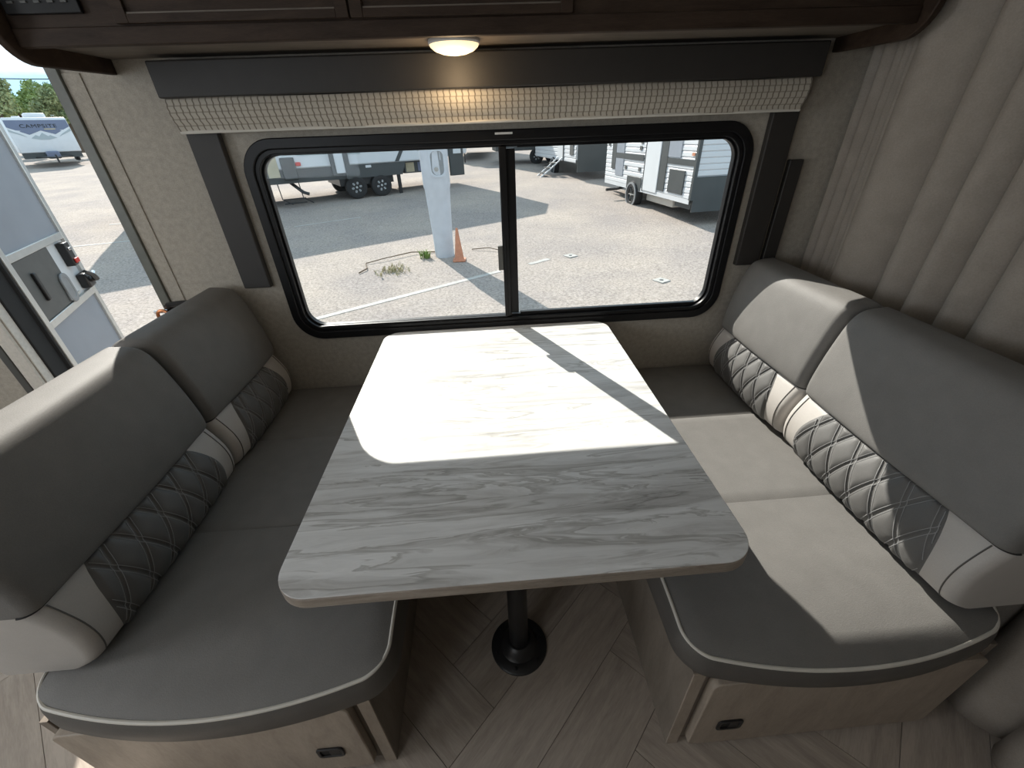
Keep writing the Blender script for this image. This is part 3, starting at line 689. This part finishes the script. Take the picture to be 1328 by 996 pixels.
# ---------------- travel trailers
def wheel(parent, x, y, z, R=0.345, wd=0.22, face=-1, spokes=6, plainrim=False):
    root = MB(); f = lambda a, b, h: (x+a, y+face*(-h)*-1, z+b)
    g = lambda a, b, h: (x+a, y+face*h, z+b)
    t = MB().lathe([(0.19, 0.0), (R*0.80, 0.012), (R*0.97, -0.01), (R, -0.05), (R, -wd+0.04), (R*0.95, -wd), (0.19, -wd)], 28, fn=g).build('tyre', M['tire'], parent)
    MB().lathe([(0.0, -0.03), (0.185, -0.03), (0.195, -0.004), (0.205, -0.004), (0.205, -0.06)], 24, fn=g).build('rim', M['blackmetal'], t)
    for k in range(spokes):
        a = 2*PI*k/spokes+0.2; c0 = (0.13*math.cos(a), 0.13*math.sin(a))
        poly = rrect(-0.035, 0.035, -0.024, 0.024, 0.012, 3); inn = rrect(-0.022, 0.022, -0.012, 0.012, 0.008, 3)
        rot = lambda p: (c0[0]+p[0]*math.cos(a)-p[1]*math.sin(a), c0[1]+p[0]*math.sin(a)+p[1]*math.cos(a))
        if plainrim: continue
        MB().ring([rot(p) for p in poly], [rot(p) for p in inn], g, -0.029, -0.018).build('rim_slot', M['white'], t)
    MB().lathe([(0.0, -0.012), (0.03, -0.012), (0.035, -0.03)], 14, fn=g).build('hub_cap', M['alu'], t)
def siding(name, parent, u0, u1, v, z0, z1, rib=0.11, mt=None, axis='x', depth=0.018):
    """ribbed horizontal siding on a plane (axis x: along x at y=v facing -y; axis y: along y at x=v facing -x)"""
    n = max(1, int((z1-z0)/rib)); prof = []
    for k in range(n):
        za = z0+(z1-z0)*k/n; h = (z1-z0)/n
        prof += [(za, 0.0), (za+h*0.18, depth), (za+h*0.82, depth*0.75)]
    prof.append((z1, 0.0)); rows = []
    for z, d in prof:
        rows.append([(u0, v-d, z), (u1, v-d, z)] if axis == 'x' else [(v-d, u0, z), (v-d, u1, z)])
    return MB().grid(rows).build(name, mt or M['siding'], parent, smooth=0)

# (a) long white fifth-wheel trailer across the lot. local x along its length, near side at y = 0
ang = math.radians(28.0); ax, ay = -3.75, 14.0
A = tag(empty('travel_trailer', (ax, ay, gz(ay)), ang), 'long white trailer with dark grey skirt and twin wheels behind the light pole', 'trailer')
body = [(-6.6, 1.0), (-6.6, 3.6), (-6.3, 3.95), (3.2, 3.95), (4.0, 3.3), (3.7, 1.12), (1.9, 1.0)]
MB().prism(body, XZ, 0.0, 2.45).build('body', M['white'], A, bevel=0.04)
MB().prism([(-6.6, 0.62), (-6.6, 0.999), (1.35, 0.999), (1.2, 0.62)], XZ, 0.02, 2.43).build('skirt', M['skirt'], A)
sl = bx('slide_out', M['white'], A, -0.98, -0.70, -0.10, -0.001, 0.80, 3.3, 0.01)
bx('slide_trim', M['skirt'], sl, -1.10, -0.981, -0.12, -0.001, 0.75, 3.34); bx('slide_trim', M['skirt'], sl, -0.699, -0.54, -0.12, -0.001, 0.62, 3.34)
bx('graphic_stripe', M['greyband'], A, -2.0, -1.12, -0.008, -0.001, 1.34, 1.46); bx('graphic_stripe', M['greyband'], A, -0.52, -0.12, -0.008, -0.001, 1.30, 1.42)
MB().prism([(0.98, 1.02), (1.12, 1.02), (1.75, 2.0), (1.63, 2.0)], XZ, -0.01, -0.001).build('diagonal_trim', M['skirt'], A)
for i, (x0, z0) in enumerate(((1.95, 1.30), (2.02, 1.46))): MB().prism([(x0-0.15, z0), (x0+0.4, z0), (x0+0.4, z0+0.10), (x0, z0+0.10)], XZ, -0.01, -0.001).build('graphic_chevron', M['greyband'], A)
bx('utility_box', M['skirt'], A, -2.52, -2.12, -0.10, -0.001, 0.72, 1.32, 0.03)
bx('tail_light', M['red'], A, -2.11, -1.96, -0.05, -0.001, 1.08, 1.18, 0.01)
bx('compartment_door', M['tan'], A, -2.92, -2.60, -0.02, -0.001, 0.80, 1.40, 0.03); bx('compartment_door', M['skirt'], A, -3.3, -3.02, -0.02, -0.001, 0.80, 1.40, 0.02)
bx('rear_box', M['skirt'], A, 2.95, 3.5, -0.12, -0.001, 0.45, 2.2, 0.02); bx('notice_sheet', M['white'], A, 3.1, 3.4, -0.128, -0.121, 1.15, 1.6)
bx('background_vehicle', M['skirt'], A, 1.36, 2.6, 0.25, 2.2, 0.62, 0.998, 0.01); bx('vehicle_panel', M['tan'], A, 1.42, 1.72, 0.235, 0.249, 0.66, 0.95); bx('vehicle_panel', M['slate'], A, 1.86, 2.2, 0.235, 0.249, 0.66, 0.95)  # block and panels stand in for a vehicle parked behind the trailer
bx('marker_lamp', M['white'], A, -0.02, 0.16, -0.004, 0.019, 0.90, 0.97)
for x in (-0.42, 0.42):
    wheel(A, x, 0.02, 0.345, face=-1); wheel(A, x, 2.43, 0.345, face=1)
bx('axle_beam', M['blackmetal'], A, -0.9, 0.9, 0.2, 2.2, 0.40, 0.62)
for x, y in ((1.05, 0.15), (1.05, 2.2)): bx('stabiliser_leg', M['blackmetal'], A, x, x+0.10, y, y+0.10, 0.02, 0.62)
MB().tube([(-2.35, 0.3, 0.62), (-2.1, -0.1, 0.36), (-1.95, -0.15, 0.30)], 0.05).build('drain_pipe', M['blackmetal'], A)
for x in (-2.75, -2.15): MB().tube([(x, 0.05, 0.63), (x+0.02, -0.02, 0.2), (x+0.25, -0.25, 0.06)], 0.015).build('step_rail', M['blackmetal'], A)
for h in (0.08, 0.2): MB().tube([(-2.71, -0.1, h), (-2.07, -0.1, h)], 0.018).build('step_tread', M['blackmetal'], A)

# (c) ribbed trailer parked end-on near the window; its sunlit door side faces -x
CA = math.radians(7.0); c0x, c0y = 4.60, 8.05
Ct = tag(empty('travel_trailer', (c0x, c0y, gz(c0y)), CA), 'white ribbed trailer with black trim and single visible wheel, beside the pavement markers', 'trailer')
zc = 0.02
bx('body', M['siding'], Ct, 0.02, 2.4, 0.06, 5.1, 0.62, 3.2, 0.02)
siding('side_siding', Ct, 0.10, 5.08, 0.02, 0.55, 3.15, 0.115, axis='y')
siding('end_siding', Ct, 0.04, 2.4, 0.06, 1.02, 3.15, 0.115, axis='x')
bx('end_skirt', M['skirt'], Ct, 0.05, 2.36, 0.03, 0.059, 0.30, 1.015); 
bx('corner_trim', M['skirt'], Ct, -0.03, 0.045, 0.02, 0.095, 0.55, 3.2)
MB().prism([(0.05, 0.62), (0.10, 0.35), (0.75, 0.35), (0.75, 0.62)], lambda y, z, h: (h, y, z), 0.05, 2.3).build('front_underbelly', M['skirt'], Ct)
bx('belly_band', M['siding'], Ct, -0.008, 0.0015, 0.1, 5.05, 0.46, 0.56)
bx('black_band', M['skirt'], Ct, -0.012, 0.0015, 0.10, 1.27, 1.22, 1.34); bx('black_band', M['skirt'], Ct, -0.012, 0.0015, 2.5, 4.3, 1.20, 1.34)
bx('black_column', M['skirt'], Ct, -0.014, 0.0015, 1.28, 1.6, 0.60, 3.15); bx('black_column', M['skirt'], Ct, -0.014, 0.0015, 4.3, 4.6, 0.9, 3.15)
dr = bx('entry_door', M['white'], Ct, -0.028, -0.0005, 1.62, 2.36, 0.52, 2.5, 0.01); bx('door_edge', M['skirt'], dr, -0.031, -0.001, 2.365, 2.40, 0.5, 2.5)
bx('blue_panel', M['doorpanel'], Ct, -0.011, 0.0015, 0.72, 1.27, 1.36, 2.3); bx('blue_panel', M['doorpanel'], Ct, -0.011, 0.0015, 3.75, 4.29, 0.75, 2.3)
wd = bx('cargo_hatch', M['skirt'], Ct, -0.02, 0.0015, 0.42, 1.10, 0.62, 1.12, 0.02)
bx('window_box', M['skirt'], Ct, -0.02, 0.0015, 3.0, 3.9, 1.95, 2.7, 0.03)
for y, z in ((2.62, 1.75), (2.64, 1.6), (2.66, 1.45), (2.62, 0.95), (3.5, 0.95), (4.8, 1.5)): bx('outlet_cover', M['darkgrey'], Ct, -0.014, 0.0015, y, y+0.13, z, z+0.09)
bx('marker_lamp', M['orange'], Ct, -0.02, 0.0015, 0.16, 0.26, 1.42, 1.48)
bx('wheel_well', M['skirt'], Ct, -0.016, 0.0015, 2.5, 3.4, 0.47, 0.80, 0.03)
def wheel_side(parent, x, y, z, R=0.345, wdt=0.21):
    g = lambda a, b, h: (x-h, y+a, z+b)
    t = MB().lathe([(0.20, 0.0), (R*0.80, 0.012), (R*0.97, -0.01), (R, -0.05), (R, -wdt+0.04), (R*0.95, -wdt), (0.19, -wdt)], 28, fn=g).build('tyre', M['tire'], parent)
    MB().ring([(math.cos(k/24*2*PI)*R*0.93, math.sin(k/24*2*PI)*R*0.93) for k in range(24)], [(math.cos(k/24*2*PI)*R*0.78, math.sin(k/24*2*PI)*R*0.78) for k in range(24)], g, -0.004, 0.016).build('sidewall', M['midgrey'], t)
    MB().lathe([(0.0, -0.03), (0.19, -0.03), (0.205, -0.004), (0.205, -0.06)], 24, fn=g).build('rim', M['blackmetal'], t)
    for k in range(6):
        a = 2*PI*k/6; MB().tube([g(0.04*math.cos(a), 0.04*math.sin(a), -0.024), g(0.185*math.cos(a), 0.185*math.sin(a), -0.022)], 0.016, 6).build('spoke', M['darkgrey'], t)
    MB().lathe([(0.0, -0.005), (0.03, -0.005), (0.035, -0.03)], 14, fn=g).build('hub_cap', M['alu'], t)
wheel_side(Ct, -0.06, 2.95, 0.345)
bx('chassis_rail', M['blackmetal'], Ct, 0.2, 0.3, 0.4, 5.4, 0.40, 0.54); bx('chassis_rail', M['blackmetal'], Ct, 2.0, 2.1, 0.4, 5.4, 0.40, 0.54)
bx('tank', M['cream'], Ct, 0.25, 0.9, 1.2, 2.6, 0.22, 0.42, 0.03)
bx('far_wheel', M['tire'], Ct, 2.15, 2.36, 3.05, 3.7, 0.0, 0.66, 0.1, 4)
MB().tube([(0.3, 3.9, 0.46), (-0.1, 3.85, 0.40), (-0.45, 3.8, 0.40)], 0.04).build('drain_pipe', M['blackmetal'], Ct)

# (b3) next ribbed trailer with folding steps
B = tag(empty('travel_trailer', (3.55, 15.6, gz(15.6)), math.radians(8)), 'white ribbed trailer with folding entry steps, parked beyond the black trimmed trailer', 'trailer')
bx('body', M['siding'], B, 0.02, 2.4, 0.05, 6.0, 0.70, 3.2, 0.02)
siding('side_siding', B, 0.1, 5.98, 0.02, 0.6, 3.15, 0.14, axis='y')
bx('end_panel', M['cream'], B, 0.04, 2.4, 0.02, 0.049, 1.55, 3.15); bx('end_skirt', M['skirt'], B, 0.05, 2.38, 0.01, 0.049, 0.30, 1.548)
bx('entry_door', M['white'], B, -0.02, -0.0005, 1.6, 2.3, 0.62, 2.5, 0.01); bx('window_box', M['skirt'], B, -0.02, -0.0005, 0.55, 1.25, 1.5, 2.1, 0.02); bx('outlet_cover', M['darkgrey'], B, -0.02, -0.0005, 0.35, 0.75, 0.85, 1.25)
bx('door_edge', M['skirt'], B, -0.021, -0.0005, 1.52, 1.595, 0.6, 2.5); bx('black_band', M['skirt'], B, -0.012, -0.0005, 2.5, 5.8, 1.25, 1.38)
wheel_side(B, -0.05, 2.9, 0.345)
for y in (1.65, 2.2): MB().tube([(0.0, y, 0.72), (-0.55, y, 0.30), (-0.95, y, 0.02)], 0.03, 6).build('step_stringer', M['white'], B)
for k in range(3): bx('step_tread', M['darkgrey'], B, -0.42-k*0.22, -0.20-k*0.22, 1.67, 2.18, 0.52-k*0.17, 0.55-k*0.17)
# (b2), (b1) farther trailers
D2 = tag(empty('travel_trailer', (1.0, 21.8, gz(21.8)), math.radians(3)), 'distant white trailer with dark stripes behind the folding steps', 'trailer')
MB().prism([(-0.2, 1.05), (-0.2, 3.3), (4.8, 3.3), (4.8, 1.05)], XZ, 0.0, 2.4).build('body', M['white'], D2, bevel=0.03)
bx('skirt', M['skirt'], D2, -0.2, 4.7, 0.02, 2.3, 0.62, 1.049)
for z in (1.25, 1.55, 1.8): bx('graphic_stripe', M['greyband'], D2, 0.0, 2.1, -0.008, -0.001, z, z+0.08)
wheel(D2, 1.85, 0.02, 0.345, face=-1); wheel(D2, 2.65, 0.02, 0.345, face=-1)
D1 = tag(empty('travel_trailer', (-0.95, 24.5, gz(24.5)), math.radians(-6)), 'distant white trailer front with dark gas bottle cover and drawbar behind the light pole', 'trailer')
MB().prism([(-0.9, 1.0), (-0.9, 3.2), (1.5, 3.2), (1.5, 1.0)], XZ, 0.6, 6.5).build('body', M['white'], D1, bevel=0.08)
bx('front_skirt', M['skirt'], D1, -0.85, 1.45, 0.55, 0.6, 0.7, 1.5); bx('chassis', M['skirt'], D1, -0.8, 1.4, 0.7, 6.2, 0.65, 0.999)
bx('gas_cover', M['skirt'], D1, -0.15, 0.55, -0.2, 0.5, 0.75, 1.6, 0.12, 4); bx('battery_box', M['white'], D1, 0.62, 0.86, -0.05, 0.4, 0.8, 1.35, 0.03)
for s in (-0.8, 1.4): MB().tube([(s, 0.6, 0.72), (0.3, -1.5, 0.72)], 0.05).build('drawbar', M['blackmetal'], D1)
MB().tube([(0.3, -1.35, 0.02), (0.3, -1.35, 0.95)], 0.04).build('jockey_stand', M['blackmetal'], D1)

# (d) trailer front with lettering seen through the doorway
def at_px(px, py, dist):
    d = _r*((px-664)/FPX)+_u*(-(py-498)/FPX)+_f; h = math.hypot(d.x, d.y); t = dist/h
    return Vector(CAM)+d*t
base = at_px(72, 205, 44.0); gzz = at_px(70, 211, 44.0).z
yaw = math.atan2(base.y-CAM[1], base.x-CAM[0])-PI/2
E = tag(empty('travel_trailer', (base.x, base.y, gzz), yaw+0.06), 'trailer front with slate blue cap and CAMPSITE lettering seen through the doorway', 'trailer')
FW = 1.50; E.scale = (1.0, 1.0, 0.80)
cap = [(0.0, 0.75), (-0.02, 1.4), (0.10, 2.3), (0.28, 3.05), (0.40, 3.22), (6.0, 3.22), (6.0, 0.75)]
MB().prism(cap, YZ, -FW, FW).build('body', M['white'], E, bevel=0.06)
capz = lambda z: 0.0-0.02*(z-0.75)/0.65 if z < 1.4 else (-0.02+0.12*(z-1.4)/0.9 if z < 2.3 else 0.10+0.18*(z-2.3)/0.75)
def capquad(name, poly, mt, h=0.012):
    MB().prism(poly, lambda x, z, e: (x, capz(z)-e, z), 0.0005, h).build(name, mt, E, smooth=0)
capquad('slate_cap', [(-FW+0.03, 3.03), (FW-0.03, 3.03), (FW-0.02, 2.55), (0.62, 2.02), (0.0, 2.3), (-0.62, 2.02), (-FW+0.02, 2.55)][::-1], M['slate'])
for s in (-1, 1):
    capquad('chevron', [(s*(FW-0.02), 2.42), (s*(FW-0.02), 2.25), (s*0.75, 1.85), (s*0.95, 2.05)], M['greyband'], 0.011)
capquad('mountain_emblem', [(-0.62, 1.78), (-0.35, 2.0), (-0.2, 1.9), (0.0, 2.15), (0.22, 1.9), (0.34, 1.97), (0.62, 1.78), (0.2, 1.66), (-0.2, 1.66)], M['greyband'], 0.016)
fc = bpy.data.curves.new('lettering', 'FONT'); fc.body = 'CAMPSITE'; fc.size = 0.36; fc.align_x = 'CENTER'; fc.extrude = 0.004; fc.space_character = 1.12
tmp = bpy.data.objects.new('tmp', fc); C.objects.link(tmp); bpy.context.view_layer.update()
me = bpy.data.meshes.new_from_object(tmp.evaluated_get(bpy.context.evaluated_depsgraph_get())); bpy.data.objects.remove(tmp)
me.materials.clear(); me.materials.append(M['rubber']); lt_ = bpy.data.objects.new('lettering', me); C.objects.link(lt_); lt_.parent = E
lt_.location = (0, capz(2.55)-0.03, 2.50); lt_.rotation_euler = (PI/2-0.2, 0, 0)
bx('gold_mark', M['tan'], E, 0.2, 0.75, capz(2.42)-0.03, capz(2.42)-0.012, 2.36, 2.43)
bx('front_skirt', M['skirt'], E, -FW+0.05, FW-0.05, 0.02, 0.4, 0.35, 0.749); bx('gas_cover', M['slate'], E, -0.35, 0.3, -0.75, 0.0, 0.3, 0.85, 0.1, 3)
for s in (-1, 1): MB().tube([(s*1.0, 0.3, 0.42), (0.0, -1.6, 0.42)], 0.06).build('drawbar', M['blackmetal'], E)
MB().tube([(0, -1.4, 0.0), (0, -1.4, 0.6)], 0.05).build('jockey_stand', M['blackmetal'], E)
bx('roof_unit', M['white'], E, -0.35, 0.75, 2.2, 3.2, 3.22, 3.62, 0.12, 3); bx('roof_vent', M['white'], E, -0.95, -0.55, 1.4, 1.8, 3.22, 3.36, 0.03)
for x0, x1, z0, z1, mt in ((0.0, 0.9, 1.2, 2.9, 'greyband'), (1.2, 1.5, 0.8, 2.6, 'slate'), (2.0, 3.0, 1.3, 2.2, 'greyband')):
    bx('side_graphic', M[mt], E, FW+0.0005, FW+0.012, x0+0.4, x1+0.4, z0, z1)
for yy in (2.9, 3.75): bx('side_wheel', M['tire'], E, FW-0.2, FW+0.01, yy, yy+0.68, 0.0, 0.68, 0.15, 4)

# trees and wire beyond the lot
def tree(px, py_top, py_base, dist, rx, label, mt, n=2600, trunk=True):
    top = at_px(px, py_top, dist); bot = at_px(px, py_base, dist); h = top.z-bot.z
    r = tag(empty('tree', (bot.x, bot.y, bot.z)), label, 'tree', 'trees beyond the lot')
    mb = MB(); rnd = random.Random(int(px*7+dist)); cl = []
    for k in range(16):
        a = rnd.uniform(0, 2*PI); rr_ = rx*math.sqrt(rnd.random()); z = h*rnd.uniform(0.35, 0.93)
        cl.append((Vector((math.cos(a)*rr_, math.sin(a)*rr_*0.7, z)), rnd.uniform(0.16, 0.30)*h*(1.15-z/h*0.4)))
    for i in range(n):
        c0, cr_ = rnd.choice(cl); v = Vector((rnd.gauss(0, 1), rnd.gauss(0, 1), rnd.gauss(0, 1))).normalized()*cr_*rnd.uniform(0.55, 1.05)
        p = c0+v; s = rnd.uniform(0.06, 0.15)
        a = Vector((rnd.gauss(0, 1), rnd.gauss(0, 1), rnd.gauss(0, 1))).normalized(); b = a.orthogonal().normalized()
        mb.add([p-a*s, p+b*s*0.6, p+a*s, p-b*s*0.6], [(0, 1, 2, 3)])
    fo = mb.build('foliage', mt, r, smooth=0, fix=False); fo['kind'] = 'stuff'
    MB().tube([(0, 0, -1.5), (0.1, 0, h*0.3), (-0.1, 0.1, h*0.55), (0.15, 0, h*0.8)], [0.25, 0.2, 0.13, 0.05]).build('trunk', M['bark'], r)
    for k in range(5):
        c0 = cl[k][0]; MB().tube([(0, 0, h*0.35), (c0.x*0.5, c0.y*0.5, h*0.35+(c0.z-h*0.35)*0.6), tuple(c0)], [0.12, 0.08, 0.03], 6).build('branch', M['bark'], r)
tree(6, 106, 165, 54, 1.7, 'sparse tall tree at the end of the tree row, behind the lettered trailer', M['leaf2'], 3200)
tree(33, 122, 165, 61, 1.9, 'low bushy tree in the row behind the lettered trailer', M['leaf'], 5500)
tree(60, 110, 168, 68, 2.4, 'full round tree behind the roof unit of the lettered trailer', M['leaf'], 7000)
tree(94, 122, 172, 56, 1.9, 'olive tree next to the door frame behind the lettered trailer', M['leaf2'], 5500)
tree(126, 122, 175, 70, 2.6, 'wide tree of the row mostly hidden by the window wall', M['leaf'], 5500)
p0 = at_px(-120, 97, 80); p1 = at_px(200, 97, 80)
tag(MB().tube([p0+(p1-p0)*k/12+Vector((0, 0, -0.4*math.sin(PI*k/12))) for k in range(13)], 0.05, 6).build('power_line', M['rubber'], None), 'thin dark power line crossing the sky above the trees', 'cable')
